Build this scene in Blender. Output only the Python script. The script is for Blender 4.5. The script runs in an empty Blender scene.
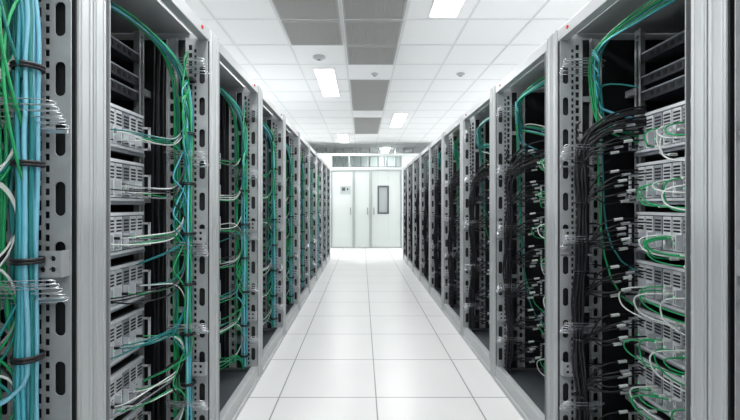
import bpy, bmesh, math, random
from mathutils import Vector
random.seed(7)
scene = bpy.context.scene
scene.view_settings.view_transform = 'Standard'

# ---------------------------------------------------------------- materials
def mat(name, col, rough=0.5, metal=0.0, noise=0.0, nscale=20, spec=0.5, emis=None, es=0):
    m = bpy.data.materials.new(name); m.use_nodes = True
    nt = m.node_tree; b = nt.nodes['Principled BSDF']
    b.inputs['Base Color'].default_value = (*col, 1)
    b.inputs['Roughness'].default_value = rough
    b.inputs['Metallic'].default_value = metal
    b.inputs['Specular IOR Level'].default_value = spec
    if emis:
        b.inputs['Emission Color'].default_value = (*emis, 1)
        b.inputs['Emission Strength'].default_value = es
    if noise > 0:
        tc = nt.nodes.new('ShaderNodeTexCoord')
        n = nt.nodes.new('ShaderNodeTexNoise'); n.inputs['Scale'].default_value = nscale
        n.inputs['Detail'].default_value = 4
        r = nt.nodes.new('ShaderNodeMapRange')
        r.inputs['To Min'].default_value = 1 - noise; r.inputs['To Max'].default_value = 1 + noise
        mx = nt.nodes.new('ShaderNodeVectorMath'); mx.operation = 'SCALE'
        mx.inputs[0].default_value = col
        nt.links.new(tc.outputs['Object'], n.inputs['Vector'])
        nt.links.new(n.outputs['Fac'], r.inputs['Value'])
        nt.links.new(r.outputs['Result'], mx.inputs['Scale'])
        nt.links.new(mx.outputs['Vector'], b.inputs['Base Color'])
    return m

M_POST = mat('rack_paint', (0.45, 0.465, 0.475), 0.38, 0.1, 0.03, 8)
M_GALV = mat('galvanised_steel', (0.34, 0.355, 0.365), 0.45, 0.1, 0.15, 30)
M_BLACK = mat('black_panel', (0.006, 0.007, 0.009), 0.6)
M_SRV = mat('server_chassis', (0.05, 0.054, 0.062), 0.45, 0.3, 0.1, 40)
M_SILV = mat('server_bezel', (0.68, 0.70, 0.74), 0.35, 0.15, 0.1, 60)
M_MID = mat('server_blade', (0.32, 0.34, 0.38), 0.4, 0.15, 0.1, 60)
M_PORT = mat('port_black', (0.01, 0.01, 0.012), 0.5)
M_LED = mat('status_led', (0.02, 0.4, 0.15), 0.4, emis=(0.1, 1, 0.4), es=1.0)
M_WIRE = mat('wire_chrome', (0.6, 0.62, 0.66), 0.25, 0.7)
M_CYAN = mat('cable_cyan', (0.07, 0.38, 0.47), 0.4)
M_LBLUE = mat('cable_light_blue', (0.20, 0.50, 0.64), 0.4)
M_GREEN = mat('cable_green', (0.01, 0.32, 0.11), 0.4)
M_TEAL = mat('cable_teal', (0.01, 0.19, 0.19), 0.4)
M_WHITE = mat('cable_white', (0.66, 0.70, 0.68), 0.4)
M_CBLK = mat('cable_black', (0.005, 0.005, 0.008), 0.5)
M_CGREY = mat('cable_grey', (0.20, 0.21, 0.23), 0.45)
M_RED = mat('red_label', (0.6, 0.02, 0.03), 0.4)
M_LAB = mat('white_label', (0.8, 0.8, 0.8), 0.5)
M_WALL = mat('wall_paint', (0.76, 0.79, 0.79), 0.6, 0, 0.02, 3)
M_DOOR = mat('door_paint', (0.60, 0.645, 0.625), 0.4, 0, 0.02, 3)
M_DGREY = mat('dark_trim', (0.08, 0.09, 0.10), 0.4)
M_TRIM = mat('light_trim', (0.40, 0.44, 0.44), 0.4)
M_TILE = mat('ceiling_tile', (0.91, 0.91, 0.912), 0.85, 0, 0.02, 90)
M_GRID = mat('ceiling_tbar', (0.76, 0.77, 0.775), 0.5)
M_VENT = mat('vent_grey', (0.46, 0.46, 0.445), 0.6)
M_VENTB = mat('vent_back', (0.26, 0.26, 0.25), 0.8)
M_PLAST = mat('detector_plastic', (0.5, 0.5, 0.5), 0.4)
M_EMIT = mat('light_diffuser', (0.9, 0.9, 0.9), 0.5, emis=(1, 1, 1), es=6)

M_GLASS = mat('clear_glass', (0.8, 0.88, 0.86), 0.05)
M_GLASS.node_tree.nodes['Principled BSDF'].inputs['Transmission Weight'].default_value = 1.0
M_GLASS.node_tree.nodes['Principled BSDF'].inputs['IOR'].default_value = 1.1

def floor_mat():
    m = bpy.data.materials.new('raised_floor_tiles'); m.use_nodes = True
    nt = m.node_tree; b = nt.nodes['Principled BSDF']; L = nt.links
    tc = nt.nodes.new('ShaderNodeTexCoord')
    sep = nt.nodes.new('ShaderNodeSeparateXYZ'); L.new(tc.outputs['Object'], sep.inputs[0])
    outs = []
    for ax, off in (('X', 0.087), ('Y', 0.05)):
        a = nt.nodes.new('ShaderNodeMath'); a.operation = 'SUBTRACT'; a.inputs[1].default_value = off - 60.0
        L.new(sep.outputs[ax], a.inputs[0])
        p = nt.nodes.new('ShaderNodeMath'); p.operation = 'PINGPONG'; p.inputs[1].default_value = 0.3
        L.new(a.outputs[0], p.inputs[0]); outs.append(p)
    mn = nt.nodes.new('ShaderNodeMath'); mn.operation = 'MINIMUM'
    L.new(outs[0].outputs[0], mn.inputs[0]); L.new(outs[1].outputs[0], mn.inputs[1])
    lt = nt.nodes.new('ShaderNodeMapRange'); lt.inputs['From Min'].default_value = 0.0025; lt.inputs['From Max'].default_value = 0.0055
    lt.inputs['To Min'].default_value = 1; lt.inputs['To Max'].default_value = 0
    L.new(mn.outputs[0], lt.inputs['Value'])
    n = nt.nodes.new('ShaderNodeTexNoise'); n.inputs['Scale'].default_value = 3; n.inputs['Detail'].default_value = 6
    L.new(tc.outputs['Object'], n.inputs['Vector'])
    cr = nt.nodes.new('ShaderNodeMapRange'); cr.inputs['To Min'].default_value = 0.66; cr.inputs['To Max'].default_value = 0.72
    L.new(n.outputs['Fac'], cr.inputs['Value'])
    cb = nt.nodes.new('ShaderNodeCombineXYZ')
    for i in range(3): L.new(cr.outputs[0], cb.inputs[i])
    mix = nt.nodes.new('ShaderNodeMix'); mix.data_type = 'RGBA'
    L.new(lt.outputs[0], mix.inputs['Factor']); L.new(cb.outputs[0], mix.inputs['A'])
    mix.inputs['B'].default_value = (0.24, 0.25, 0.26, 1)
    L.new(mix.outputs['Result'], b.inputs['Base Color'])
    b.inputs['Roughness'].default_value = 0.30
    b.inputs['Specular IOR Level'].default_value = 0.4
    return m
M_FLOOR = floor_mat()

# ---------------------------------------------------------------- builder
class MB:
    def __init__(s): s.v = []; s.f = []; s.m = []; s.mats = []
    def mi(s, m):
        if m not in s.mats: s.mats.append(m)
        return s.mats.index(m)
    def box(s, x0, x1, y0, y1, z0, z1, m):
        x0, x1 = min(x0, x1), max(x0, x1); y0, y1 = min(y0, y1), max(y0, y1); z0, z1 = min(z0, z1), max(z0, z1)
        b = len(s.v)
        s.v += [(x0,y0,z0),(x1,y0,z0),(x1,y1,z0),(x0,y1,z0),(x0,y0,z1),(x1,y0,z1),(x1,y1,z1),(x0,y1,z1)]
        for q in ((0,3,2,1),(4,5,6,7),(0,1,5,4),(1,2,6,5),(2,3,7,6),(3,0,4,7)):
            s.f.append(tuple(b+i for i in q)); s.m.append(s.mi(m))
    def add(s, vs, fs, m):
        b = len(s.v); s.v += vs
        for q in fs: s.f.append(tuple(b+i for i in q)); s.m.append(s.mi(m))
    def cyl(s, c, r0, r1, h, m, n=20):
        vs = []
        for k, (r, t) in enumerate(((r0, 0), (r1, h))):
            for i in range(n):
                a = 2*math.pi*i/n; vs.append((c[0]+r*math.cos(a), c[1]+r*math.sin(a), c[2]+t))
        fs = [(i, (i+1) % n, n+(i+1) % n, n+i) for i in range(n)] + [tuple(range(n))[::-1], tuple(range(n, 2*n))]
        s.add(vs, fs, m)
    def mesh(s, name, bevel=0):
        me = bpy.data.meshes.new(name); me.from_pydata(s.v, [], s.f)
        for m in s.mats: me.materials.append(m)
        me.polygons.foreach_set('material_index', s.m)
        bm = bmesh.new(); bm.from_mesh(me)
        if bevel:
            bmesh.ops.bevel(bm, geom=bm.edges[:], offset=bevel, segments=2, affect='EDGES', profile=0.5)
        bmesh.ops.recalc_face_normals(bm, faces=bm.faces[:])
        bm.to_mesh(me); bm.free(); me.update()
        return me

def obj(name, data, loc=(0,0,0), parent=None):
    o = bpy.data.objects.new(name, data); scene.collection.objects.link(o)
    o.location = loc
    if parent: o.parent = parent
    return o

def boxobj(name, x0,x1,y0,y1,z0,z1, m, bevel=0):
    b = MB(); b.box(x0,x1,y0,y1,z0,z1,m); return obj(name, b.mesh(name, bevel))

def holed_plate(a0, a1, b0, b1, holes, th):
    cu = bpy.data.curves.new('tmp', 'CURVE'); cu.dimensions = '2D'; cu.fill_mode = 'BOTH'; cu.extrude = th/2
    def spl(pts):
        sp = cu.splines.new('POLY'); sp.points.add(len(pts)-1)
        for p, q in zip(sp.points, pts): p.co = (q[0], q[1], 0, 1)
        sp.use_cyclic_u = True
    spl([(a0,b0),(a1,b0),(a1,b1),(a0,b1)])
    for (cx, cy, hw, hh, rnd) in holes:
        if rnd:
            r = min(hw, hh); pts = []
            for i in range(12):
                a = 2*math.pi*(i+0.5)/12
                px = r*math.cos(a); py = r*math.sin(a)
                px += (hw-r) * (1 if px > 0 else -1); py += (hh-r) * (1 if py > 0 else -1)
                pts.append((cx+px, cy+py))
        else: pts = [(cx-hw,cy-hh),(cx+hw,cy-hh),(cx+hw,cy+hh),(cx-hw,cy+hh)]
        spl(pts)
    o = bpy.data.objects.new('tmp', cu); scene.collection.objects.link(o)
    dg = bpy.context.evaluated_depsgraph_get()
    me = o.evaluated_get(dg).to_mesh()
    vs = [tuple(v.co) for v in me.vertices]; fs = [tuple(p.vertices) for p in me.polygons]
    bpy.data.objects.remove(o); bpy.data.curves.remove(cu)
    return vs, fs

RW = 0.846; RH = 2.0; RD = 1.0
holesA = []
z = 0.19
while z < 1.88:
    holesA.append((0.030, z, 0.0135, 0.042, True)); z += 0.145
z = 0.13
while z < 1.92:
    holesA.append((0.061, z, 0.0055, 0.0080, False)); z += 0.028
z = 0.145
while z < 1.92:
    holesA.append((0.083, z, 0.0080, 0.0120, False)); z += 0.036
PA = holed_plate(0.004, 0.100, 0.10, 1.95, holesA, 0.003)
holesD = []
z = 0.15
while z < 1.9:
    holesD.append((0.167, z, 0.010, 0.019, True)); z += 0.055
PD = holed_plate(0.145, 0.188, 0.10, 1.95, holesD, 0.003)
holesB = []
z = 0.12
while z < 1.92:
    holesB.append((0.018, z, 0.006, 0.006, False)); z += 0.0222
PB = holed_plate(0.0, 0.036, 0.08, 1.95, holesB, 0.003)
br = []
for i in range(3):
    for j in range(2): br.append((0.018+0.024*i, 0.018+0.026*j, 0.007, 0.007, True))
PC = holed_plate(0, 0.085, 0, 0.062, br, 0.003)

def make_frame(s, SW):
    b = MB(); B = lambda u0,u1,w0,w1,z0,z1,m: b.box(s*w0, s*w1, u0, u1, z0, z1, m)
    for u in (0.0, RW-0.050):
        B(u, u+0.050, 0, 0.045, 0.0, RH, M_POST)
        B(u, u+0.050, RD-0.045, RD, 0.0, RH, M_POST)
    for u in (0.006, 0.036, RW-0.044, RW-0.014):
        B(u, u+0.007, -0.003, 0.002, 0.0, RH, M_POST)
    B(0.050, RW-0.050, 0.004, 0.045, RH-0.055, RH-0.002, M_POST)
    B(0.050, RW-0.050, 0.004, 0.045, 0.02, 0.105, M_POST)
    B(0.050, RW-0.050, -0.004, 0.02, 0.0, 0.03, M_POST)
    B(0.050, RW-0.050, RD-0.045, RD-0.004, RH-0.055, RH-0.002, M_POST)
    B(0.050, RW-0.050, RD-0.045, RD-0.004, 0.02, 0.105, M_POST)
    for u in (0.002, RW-0.037):
        B(u, u+0.035, 0.045, RD-0.045, RH-0.05, RH-0.004, M_POST)
        B(u, u+0.035, 0.045, RD-0.045, 0.03, 0.09, M_POST)
    return b.mesh('frame', 0.002)

def make_panels(s, SW):
    b = MB(); B = lambda u0,u1,w0,w1,z0,z1,m: b.box(s*w0, s*w1, u0, u1, z0, z1, m)
    B(0.05, RW-0.05, RD-0.03, RD-0.02, 0.105, RH-0.055, M_BLACK)
    B(0.051, 0.056, 0.006, RD-0.05, 0.09, RH-0.05, M_BLACK)  # black side sheets put darkness behind the slots of the perforated plates
    B(RW-0.056, RW-0.051, 0.006, RD-0.05, 0.09, RH-0.05, M_BLACK)
    B(0.04, RW-0.04, 0.10, RD-0.045, RH-0.012, RH-0.004, M_POST)
    B(0.04, RW-0.04, 0.05, RD-0.045, 0.06, 0.07, M_DGREY)
    B(0.70, 0.712, -0.0015, 0.004, RH-0.033, RH-0.021, M_RED)
    return b.mesh('panels')

def make_rails(s, SW):
    b = MB(); B = lambda u0,u1,w0,w1,z0,z1,m: b.box(s*w0, s*w1, u0, u1, z0, z1, m)
    for u in (RW-0.072, 0.072):
        for P in (PA, PD):
            b.add([(s*a, u+t, z) for (a, z, t) in P[0]], P[1], M_GALV)
        B(u-0.010, u+0.010, 0.098, 0.102, 0.10, 1.95, M_GALV)
        B(u-0.010, u+0.010, 0.143, 0.147, 0.10, 1.95, M_GALV)
        B(u-0.010, u+0.010, 0.186, 0.190, 0.10, 1.95, M_GALV)
        for z in (0.35, 0.7, 1.2, 1.66):
            B(u-0.004, u+0.004, 0.100, 0.145, z, z+0.025, M_GALV)
    for u in (0.149, 0.665):
        b.add([(s*(SW+0.006+t), u+a, z) for (a, z, t) in PB[0]], PB[1], M_GALV)
        uu = u if u < 0.3 else u+0.036
        B(uu-0.002, uu+0.002, SW+0.006, SW+0.05, 0.08, 1.95, M_GALV)
    for z in (0.42, 1.02):
        b.add([(s*(0.008+a), RW-0.100+t, z+c) for (a, c, t) in PC[0]], PC[1], M_GALV)
        B(RW-0.100, RW-0.074, 0.006, 0.010, z, z+0.062, M_GALV)
        B(RW-0.100, RW-0.074, 0.008, 0.093, z-0.002, z+0.001, M_GALV)
        for i in range(3):
            for j in range(2):
                B(RW-0.097, RW-0.094, 0.008+0.018+0.024*i-.006, 0.008+0.018+0.024*i+.006, z+0.018+0.026*j-.006, z+0.018+0.026*j+.006, M_PORT)
    for z in (1.36, 0.96, 0.61):
        B(RW-0.092, RW-0.086, 0.0, 0.15, z, z+0.008, M_WIRE)
    for z in (0.3, 0.75, 1.2, 1.68):
        B(0.701, RW-0.06, SW+0.02, SW+0.045, z, z+0.03, M_GALV)
    return b.mesh('mounting_rails')

SZ = [0.165 + 0.205*i for i in range(7)]
def make_servers(s, SW, rnd):
    b = MB(); B = lambda u0,u1,w0,w1,z0,z1,m: b.box(s*w0, s*w1, u0, u1, z0, z1, m)
    u0, u1 = 0.187, 0.663
    for z in SZ:
        h = 0.176
        B(u0, u1, SW, SW+0.62, z, z+h, M_SRV)
        B(u0-0.03, u1+0.03, SW-0.003, SW+0.003, z+0.002, z+0.016, M_MID)
        B(u0, u1, SW-0.014, SW, z+h-0.012, z+h, M_SILV)
        B(u0, u1, SW-0.016, SW, z+0.016, z+0.026, M_SILV)
        nb = 10; bw = (u1-u0)/nb
        for i in range(nb):
            a = u0+bw*i
            B(a+0.003, a+bw-0.003, SW-0.010, SW, z+0.030, z+h-0.016, M_SILV if i % 3 != 1 else M_MID)
            for k in range(4):
                zz = z+0.102+k*0.013
                B(a+0.008, a+bw-0.008, SW-0.0115, SW-0.0095, zz, zz+0.007, M_PORT)
            B(a+0.010, a+bw-0.013, SW-0.0115, SW-0.0095, z+0.066, z+0.086, M_PORT)
            B(a+0.010, a+bw-0.013, SW-0.0115, SW-0.0095, z+0.038, z+0.054, M_PORT)
            B(a+0.004, a+0.008, SW-0.030, SW-0.010, z+0.04, z+0.094, M_SILV)
            if rnd.random() < 0.6:
                B(a+bw-0.010, a+bw-0.007, SW-0.0125, SW-0.0095, z+0.060, z+0.063, M_LED)
        for a in (u0-0.018, u1+0.010):
            B(a, a+0.008, SW-0.035, SW-0.027, z+0.03, z+0.13, M_SILV)
            B(a, a+0.008, SW-0.035, SW, z+0.03, z+0.038, M_SILV)
            B(a, a+0.008, SW-0.035, SW, z+0.122, z+0.13, M_SILV)
    for z, h in ((1.635, 0.043), (1.70, 0.043), (1.80, 0.043)):
        B(u0, u1, SW+.02, SW+0.4, z, z+h, M_SRV)
        B(u0-0.02, u1+0.02, SW+.016, SW+.02, z, z+h-0.001, M_SRV)
        B(u0-0.02, u1+0.02, SW+.012, SW+.016, z+h-0.006, z+h-0.001, M_MID)
        for i in range(12):
            a = u0+0.02+i*0.036
            B(a, a+0.018, SW+.014, SW+.017, z+0.012, z+0.030, M_PORT)
    return b.mesh('server_chassis_stack')

# ---------------------------------------------------------------- cables
MATS = [M_CYAN, M_LBLUE, M_GREEN, M_TEAL, M_WHITE, M_CBLK, M_CGREY, M_WIRE]
CY, LB, GR, TE, WH, BK, GY, WI = range(8)
class CB:
    def __init__(s, sgn, name):
        s.s = sgn; s.cu = bpy.data.curves.new(name, 'CURVE'); s.cu.dimensions = '3D'
        s.cu.bevel_depth = 0.001; s.cu.bevel_resolution = 1; s.cu.resolution_u = 4; s.cu.use_fill_caps = True
        for m in MATS: s.cu.materials.append(m)
    def line(s, pts, r, mi, cyc=False, poly=False):
        sp = s.cu.splines.new('POLY' if poly else 'NURBS'); sp.points.add(len(pts)-1)
        for p, (u, w, z) in zip(sp.points, pts):
            p.co = (s.s*w, u, z, 1); p.radius = r*1000
        sp.material_index = mi
        sp.use_cyclic_u = cyc
        if not poly:
            sp.order_u = 4 if len(pts) > 3 else 3
            sp.use_endpoint_u = not cyc
        sp.use_smooth = True

def wire_loops(c, rnd, zs, ub=RW-0.095):
    for z in zs:
        for k in range(5):
            du = -0.010*k; zz = z + 0.012*k + rnd.uniform(-.003, .003)
            w0, w1 = -0.008, 0.16 + rnd.uniform(-.015, .01)
            hh = 0.006
            tl = rnd.uniform(-.008, .008)
            c.line([(ub+du, w0, zz), (ub+du-0.02, w0-0.012, zz-hh), (ub+du-.025, (w0+w1)/2, zz-hh+tl/2), (ub+du-0.02, w1, zz-hh+tl),
                    (ub+du, w1+0.008, zz+tl), (ub+du-0.02, w1, zz+hh+tl), (ub+du-.025, (w0+w1)/2, zz+hh+tl/2), (ub+du-0.02, w0-0.012, zz+hh)],
                   0.0013, WI, cyc=True)

def vert_path(rnd, uc, wc, z1, z0, n, amp, off):
    pts = []
    for i in range(n):
        t = i/(n-1); z = z1+(z0-z1)*t
        pts.append((uc+off[0]+rnd.uniform(-amp, amp), wc+off[1]+rnd.uniform(-amp, amp), z))
    return pts

def cables_left(seed, SW, heavy):
    rnd = random.Random(seed); c = CB(-1, 'cable_bundle')
    uc, wc = 0.718, 0.070
    cols = [LB, CY, LB, LB, CY, LB, CY, TE, LB, CY, LB, CY, LB, CY, TE, LB] if heavy else [CY, GR, CY, GR, LB, TE, CY, GR, BK, TE, LB, GR, TE, CY, GR, LB]
    N = 15 if heavy else 10
    shift = rnd.uniform(-0.008, 0.008) if not heavy else -0.008
    for i in range(N):
        a = 2.4*i; r = 0.004+0.016*math.sqrt(i/N)
        off = (r*math.cos(a), r*math.sin(a)+shift)
        zb = rnd.choice([0.14, 0.5, 0.75, 1.0]) if i > N-5 else 0.13
        top = [(0.25+rnd.uniform(-.15, .15), SW+0.05, 1.955-rnd.uniform(0, .03)), (0.42+off[0]*2, SW-0.03+off[1], 1.935+rnd.uniform(-.02, .02)),
               (0.58+off[0], 0.16+off[1], 1.90+rnd.uniform(-.02, .02)), (uc-.01+off[0], wc+0.02+off[1], 1.80+rnd.uniform(-.02, .02))]
        p = top+vert_path(rnd, uc, wc, 1.65, zb, 13, 0.004 if heavy else 0.007, off)
        if zb > 0.2: p.append((0.62, SW-0.005, zb-0.06))
        c.line(p, 0.0047 if heavy else 0.0042, cols[i % len(cols)])
    for i in range(5):
        off = (rnd.uniform(-.01, .01), rnd.uniform(-.010, .010))
        c.line([(0.3, SW+.05, 1.94), (0.5, 0.2, 1.92), (0.66, 0.14, 1.86)]+vert_path(rnd, 0.735, 0.128, 1.7, rnd.choice([.14, .5, .9]), 10, 0.007, off), 0.0036, rnd.choice([GR, TE, GR, TE]))
    for i in range(3 if heavy else 10):
        zt = rnd.uniform(1.5, 1.9); zb = zt-rnd.uniform(0.12, 0.5)
        bulge = rnd.uniform(0.0, 0.07)
        c.line([(uc, wc, zt), (uc-0.05, wc-0.01-bulge*.2, zt-0.03), (uc-0.08-bulge, 0.065, (zt+zb)/2), (uc-0.03, wc-0.02, zb+0.02), (uc, wc, zb)],
               0.0034, rnd.choice([GR, TE, CY, GR, GR]))
    for i in range(1 if heavy else 8):
        zt = rnd.uniform(0.4, 1.4)
        c.line([(uc, wc, zt+.1), (uc-0.03, wc+0.02, zt), (uc-0.10, 0.13, zt-0.06-rnd.uniform(0, .06)), (uc-0.02, wc, zt-0.1), (uc, wc, zt-0.22)],
               0.0032, rnd.choice([GR, TE, CY, BK, GR]))
    for i in range(5):
        off = (rnd.uniform(-.02, .02), rnd.uniform(-.02, .02))
        c.line(vert_path(rnd, 0.735, 0.21, 1.9, 0.12, 9, 0.008, off), 0.005, BK)
    for z in SZ:
        for k in range(7):
            us = rnd.uniform(0.34, 0.63); zs = z+rnd.uniform(0.045, 0.082)
            droop = rnd.uniform(-0.01, 0.035); d = rnd.choice([1, 1, -1])
            mi = rnd.choice([GR, WH, GR, WH, GR, GY, TE, BK])
            c.line([(us, SW-0.008, zs), (us+0.005, SW-0.05, zs-0.002), (us+0.03, SW-0.08, zs-droop*0.7),
                    (0.66, SW-0.12+rnd.uniform(-.01, .01), zs-droop), (uc-0.02, wc+0.04, zs-droop*.6+d*.01), (uc, wc+0.015, zs+d*0.06), (uc, wc+.012, zs+d*0.12)],
                   0.0029, mi)
            c.line([(us, SW-0.004, zs), (us, SW-0.034, zs)], 0.0058, rnd.choice([WH, GY, WI, BK]), poly=True)
    for z in (1.74, 1.50, 1.28, 1.06, 0.84, 0.62, 0.40, 0.2):
        for dz in (0, 0.007):
            ring = [(uc+0.031*math.cos(a), wc+shift+0.031*math.sin(a), z+dz) for a in [i*math.pi/4 for i in range(8)]]
            c.line(ring, 0.0042 if heavy else 0.0034, BK, cyc=True)
    wire_loops(c, rnd, (1.78, 1.37, 0.97, 0.62, 0.28))
    return c.cu

def cables_right(seed, SW):
    rnd = random.Random(seed); c = CB(1, 'cable_bundle')
    uc, wc = 0.712, 0.064
    for i in range(10):
        off = (rnd.uniform(-.02, .02), rnd.uniform(-.02, .02))
        ze = rnd.uniform(1.45, 1.7) if i < 8 else rnd.uniform(0.4, 1.0)
        c.line([(0.12+off[0], SW+0.05, 1.93), (0.3, SW-0.08+off[1], 1.935+off[0]), (0.46, 0.15+off[1], 1.90+off[0]*1.5), (0.60+off[0], 0.10+off[1], 1.88+off[1]),
                (uc+off[0], 0.12+off[1], 1.82), (uc+0.02+off[0], 0.15+off[1], 1.7), (uc+0.02+off[0], 0.16+off[1], (1.7+ze)/2), (uc, 0.17, ze+.05), (0.64, SW-0.02, ze)],
               0.0040, [CY, GR, TE, GR, LB, GR, WH, TE, GR, TE][i])
    for i in range(6):
        zt = rnd.uniform(1.76, 1.9)
        c.line([(uc+.02, 0.13, zt), (uc-.08, 0.06, zt-.02), (uc-0.16, 0.08, zt-.08-rnd.uniform(0, .05)), (uc-.05, 0.10, zt-.12), (uc, 0.15, zt-.16)], 0.0034, rnd.choice([GR, TE, CY]))
    ph = rnd.uniform(0, 6)
    for i in range(12):
        a = 2.4*i; r = 0.004+0.019*math.sqrt(i/12)
        off = (r*math.cos(a), r*math.sin(a))
        ztop = rnd.uniform(1.42, 1.58); pts = [(0.61, SW-0.01, ztop+0.02), (0.62, SW-0.06, ztop+.02), (0.66, 0.15, ztop)]
        n = 16
        for k in range(n):
            z = ztop-0.08-(ztop-0.2)*k/(n-1)
            sp = 1+0.35*math.sin(z*23+ph)
            pts.append((uc+off[0]*sp+0.006*math.sin(z*9+ph)+rnd.uniform(-.005, .005), wc+off[1]*sp+0.010*math.sin(z*7.3+ph*2)+rnd.uniform(-.006, .006), z))
        c.line(pts, 0.0050, BK)
    for z in SZ:
        for k in range(7):
            zs = z+0.02+0.021*k+rnd.uniform(-.004, .004); us = 0.658-0.022*(k % 3)+rnd.uniform(-.006, .006)
            zh = z+0.02+rnd.uniform(-.02, .03)
            we = SW-0.075-rnd.uniform(0, .05)
            dz = rnd.uniform(0.01, 0.04)
            c.line([(uc, wc, zh-0.10), (uc+.004, wc-.005, zh-.03), (uc-0.015, wc+0.03, zh+.02), (us+0.015, (we+wc)/2, zs-dz*.7), (us+0.004, we-0.03, zs-dz*.25), (us, we, zs)],
                   0.0037, BK)
            c.line([(us+.001, we-0.006, zs-.002), (us, we+0.028, zs+.003)], 0.0068, WI if k % 2 else WH, poly=True)
            c.line([(us, we+0.028, zs+.003), (us, SW-0.006, zs+.006)], 0.0034, BK, poly=True)
        for k in range(3):
            zh = z+rnd.uniform(0, .15)
            c.line([(uc, wc, zh+.05), (uc+.01, wc-.03, zh+.02), (uc+.034, wc+.02, zh-.02), (uc+.040, wc+.09, zh-rnd.uniform(-.05, .06)), (uc+.02, .2, zh-.02)], 0.0036, BK)
            e = (uc+.034, wc+.05+rnd.uniform(0, .03), zh)
            c.line([e, (e[0], e[1]+.022, e[2]+.006)], 0.005, WI, poly=True)
        for k in range(5):
            us = rnd.uniform(0.34, 0.56); z1 = z+rnd.uniform(.07, .10); z0 = z1-rnd.uniform(.05, .13)
            bl = rnd.uniform(.06, .12); ue = us+rnd.uniform(-.22, .05); ub = us+rnd.uniform(.02, .08)
            c.line([(us, SW-.005, z1), (us+.005, SW-.05, z1), (ub, SW-bl, z1-.01), (ub, SW-bl, (z0+z1)/2), (ub-.02, SW-bl*.9, z0+.005), (ue+.02, SW-.06, z0), (ue, SW-.005, z0)],
                   0.0031, rnd.choice([GR, GR, WH, GR, WH]))
            c.line([(us, SW-.004, z1), (us, SW-.034, z1)], 0.0064, WH, poly=True)
            c.line([(ue, SW-.004, z0), (ue, SW-.034, z0)], 0.0064, WH, poly=True)
    for z in (1.38, 1.2, 0.9, 0.6, 0.35):
        ring = [(uc+0.029*math.cos(a), wc+0.029*math.sin(a), z) for a in [i*math.pi/4 for i in range(8)]]
        c.line(ring, 0.0036, BK, cyc=True)
    wire_loops(c, rnd, (1.78, 1.4, 1.0, 0.62, 0.28))
    return c.cu

XL, XR = -0.70, 0.90; SWL, SWR = 0.25, 0.29
Y0 = 1.035; PITCH = 0.85
ML = dict(frame=make_frame(-1, SWL), panels=make_panels(-1, SWL), mounting_rails=make_rails(-1, SWL), servers=make_servers(-1, SWL, random.Random(1)))
MR = dict(frame=make_frame(1, SWR), panels=make_panels(1, SWR), mounting_rails=make_rails(1, SWR), servers=make_servers(1, SWR, random.Random(2)))
CL = [cables_left(11+i, SWL, i == 3) for i in range(4)]
CR = [cables_right(31+i, SWR) for i in range(4)]
for side, X, MD, CD in (('l', XL, ML, CL), ('r', XR, MR, CR)):
    for k in range(-2, 9):
        e = obj('server_rack', None, (X, Y0+PITCH*k, 0)); e.empty_display_size = 0.2
        for n, me in MD.items(): obj(n, me, parent=e)
        obj('cables', CD[k % 4 if (k < 0 or k % 4 != 3 or side == 'r') else 1], parent=e)

# ---------------------------------------------------------------- room
CZ = 2.95; XW0, XW1, YW0, YW1 = -3.3, 3.5, -2.0, 13.6
boxobj('floor', XW0-.1, XW1+.1, YW0-.1, YW1+.1, -0.1, 0, M_FLOOR)
boxobj('ceiling', XW0-.1, XW1+.1, YW0-.1, YW1+.1, CZ, CZ+0.1, M_TILE)
boxobj('wall_left', XW0-.1, XW0, YW0, YW1, 0, CZ, M_WALL)
boxobj('wall_right', XW1, XW1+.1, YW0, YW1, 0, CZ, M_WALL)
boxobj('wall_front', XW0, XW1, YW0-.1, YW0, 0, CZ, M_WALL)
boxobj('wall_back', XW0, XW1, YW1, YW1+.1, 0, CZ, M_WALL)
g = MB(); x = -0.19-0.6*5
while x < XW1:
    if x > XW0: g.box(x-.010, x+.010, YW0, YW1, CZ-0.005, CZ-.0005, M_GRID)
    x += 0.6
y = 3.75-0.6*9
while y < YW1:
    g.box(XW0, XW1, y-.010, y+.010, CZ-0.0045, CZ-.0005, M_GRID); y += 0.6
obj('ceiling_grid', g.mesh('ceiling_grid'))

def vent_mesh():
    b = MB(); h = 0.272
    b.box(-h, h, -h, h, -0.004, -0.001, M_VENTB)
    n = 30
    for i in range(n+1):
        a = -h+2*h*i/n
        b.box(a-.0025, a+.0025, -h, h, -0.012, -0.004, M_VENT)
        b.box(-h, h, a-.0025, a+.0025, -0.0125, -0.004, M_VENT)
    for a in (-h, h):
        b.box(a-.008, a+.008, -h-.008, h+.008, -.014, -.001, M_VENT)
        b.box(-h, h, a-.008, a+.008, -.014, -.001, M_VENT)
    return b.mesh('air_vent')
VM = vent_mesh()
rows_r = [2.55, 3.15, 3.75, 4.35, 5.55, 6.15, 6.75, 7.95, 8.55, 9.15]
rows_l = [2.55, 3.15, 3.75]
for r in rows_r: obj('air_vent_grille', VM, (0.11, r+.3, CZ))
for r in rows_l: obj('air_vent_grille', VM, (-0.49, r+.3, CZ))

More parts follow.
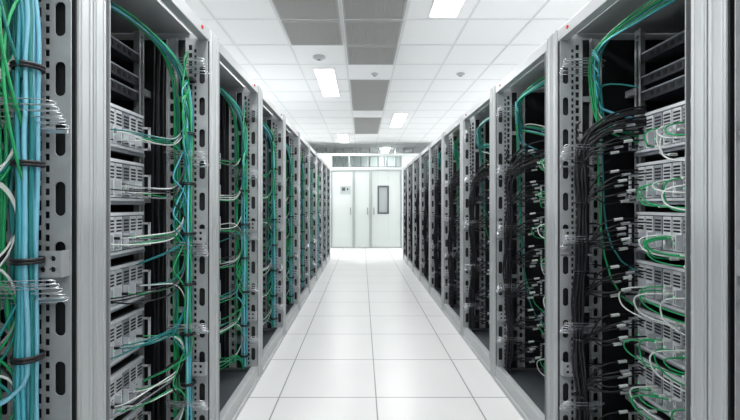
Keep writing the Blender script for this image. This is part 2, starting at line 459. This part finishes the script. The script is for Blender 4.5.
def light(x, y0, y1, p):
    b = MB(); xm, ym = x, (y0+y1)/2; hl = (y1-y0)/2
    b.box(-.135, .135, -hl-.01, hl+.01, -.012, -.001, M_LAB)
    b.box(-.122, .122, -hl, hl, -.016, -.011, M_EMIT)
    o = obj('ceiling_light_panel', b.mesh('ceiling_light_panel'), (xm, ym, CZ))
    l = bpy.data.lights.new('lamp', 'AREA'); l.shape = 'RECTANGLE'; l.size = 0.24; l.size_y = y1-y0
    l.energy = p; l.color = (0.99, 1.0, 0.995)
    obj('lamp', l, (0, 0, -0.02), parent=o)
for y in (0.2, 5.1, 9.8): light(-0.49, y, y+1.25, 34 if y < 9 else 19)
for y in (-1.6, 2.42, 7.6, 12.0): light(0.75, y, y+1.25, 34 if y < 5 else 26)
for y in (1.0, 5.5, 9.5):  # unseen off-aisle panels, added with raised power to brighten ceiling and rack fronts
    light(-2.45, y, y+1.2, 85 if y < 9 else 55); light(2.7, y, y+1.2, 85 if y < 9 else 55)

def detector(x, y, r):
    b = MB(); b.cyl((0, 0, -0.012), r, r, 0.011, M_PLAST); b.cyl((0, 0, -0.035), r*.55, r*.85, 0.023, M_PLAST)
    b.cyl((0, 0, -0.040), r*.2, r*.25, 0.005, M_DGREY)
    obj('smoke_detector', b.mesh('smoke_detector'), (x, y, CZ))
detector(-0.51, 4.70, 0.075); detector(0.17, 5.3, 0.045); detector(1.32, 5.3, 0.055)

# ---------------------------------------------------------------- back partition with doors
YP = 11.0
boxobj('wall_partition_left', XW0, -0.87, YP, YP+.1, 0, 2.55, M_WALL)
boxobj('wall_partition_right', 1.11, XW1, YP, YP+.1, 0, 2.55, M_WALL)
b = MB()
b.box(-0.865, 1.105, YP, YP+.1, 2.175, 2.24, M_WALL)
b.box(XW0, XW1, YP-.01, YP+.11, 2.555, 2.62, M_WALL)
for xx in (-0.86, -0.37, 0.12, 0.61, 1.06):
    b.box(xx, xx+.035, YP, YP+.1, 2.24, 2.555, M_TRIM)
obj('trim_1', b.mesh('trim_1', 0.002))
b = MB(); b.box(-0.82, 1.06, YP+.045, YP+.055, 2.245, 2.55, M_GLASS); obj('window_1', b.mesh('window_1'))

def door(name, x0, x1, win, keypad):
    b = MB(); f = 0.022
    b.box(x0, x0+f, YP-.01, YP+.1, 0, 2.17, M_TRIM); b.box(x1-f, x1, YP-.01, YP+.1, 0, 2.17, M_TRIM)
    b.box(x0+f, x1-f, YP-.01, YP+.1, 2.14, 2.17, M_TRIM)
    a, c = x0+f+.004, x1-f-.004
    if win:
        wx0, wx1, wz0, wz1 = win
        b.box(a, wx0, YP+.02, YP+.07, .012, 2.13, M_DOOR); b.box(wx1, c, YP+.02, YP+.07, .012, 2.13, M_DOOR)
        b.box(wx0, wx1, YP+.02, YP+.07, .012, wz0, M_DOOR); b.box(wx0, wx1, YP+.02, YP+.07, wz1, 2.13, M_DOOR)
        t = .035
        b.box(wx0-.01, wx0+t, YP+.005, YP+.075, wz0-.01, wz1+.01, M_DGREY); b.box(wx1-t, wx1+.01, YP+.005, YP+.075, wz0-.01, wz1+.01, M_DGREY)
        b.box(wx0+t, wx1-t, YP+.005, YP+.075, wz0-.01, wz0+t, M_DGREY); b.box(wx0+t, wx1-t, YP+.005, YP+.075, wz1-t, wz1+.01, M_DGREY)
        b.box(wx0+t, wx1-t, YP+.04, YP+.05, wz0+t, wz1-t, M_TRIM)
    else: b.box(a, c, YP+.02, YP+.07, .012, 2.13, M_DOOR)
    b.box(a, c, YP+.012, YP+.02, .03, .25, M_DOOR)
    hx = c-.06 if not win else a+.06
    b.box(hx-.012, hx+.012, YP-.03, YP-.01, 0.92, 1.12, M_WIRE)
    b.box(hx-.008, hx+.008, YP-.01, YP+.02, 0.93, 0.95, M_WIRE); b.box(hx-.008, hx+.008, YP-.01, YP+.02, 1.09, 1.11, M_WIRE)
    if keypad:
        b.box(keypad, keypad+.28, YP+.008, YP+.02, 1.50, 1.72, M_TRIM)
        b.box(keypad+.04, keypad+.14, YP+.004, YP+.01, 1.58, 1.68, M_DGREY)
        b.box(keypad+.18, keypad+.22, YP+.004, YP+.01, 1.60, 1.66, M_CBLK)
    obj(name, b.mesh(name, 0.002))
door('door_1', -0.86, -0.235, None, -0.60)
door('door_2', -0.225, 0.235, None, None)
door('door_3', 0.245, 1.10, (0.44, 0.74, 0.95, 1.72), None)
b = MB()
b.box(-1.5, 1.8, 12.2, 12.5, 2.32, 2.38, M_TRIM)
for i in range(12): b.box(-1.4+.27*i, -1.37+.27*i, 12.2, 12.5, 2.38, CZ, M_TRIM)
obj('cable_tray', b.mesh('cable_tray'))

# ---------------------------------------------------------------- world, camera
w = bpy.data.worlds.new('world'); scene.world = w; w.use_nodes = True
w.node_tree.nodes['Background'].inputs[0].default_value = (0.6, 0.65, 0.7, 1)
w.node_tree.nodes['Background'].inputs[1].default_value = 0.3
cam = bpy.data.cameras.new('camera'); co = obj('camera', cam, (0, 0, 1.19))
co.rotation_euler = (math.radians(90), 0, 0)
cam.sensor_width = 36; cam.lens = 396/740*36
cam.shift_x = 8/740; cam.shift_y = -5/740; cam.clip_start = 0.02
scene.camera = co
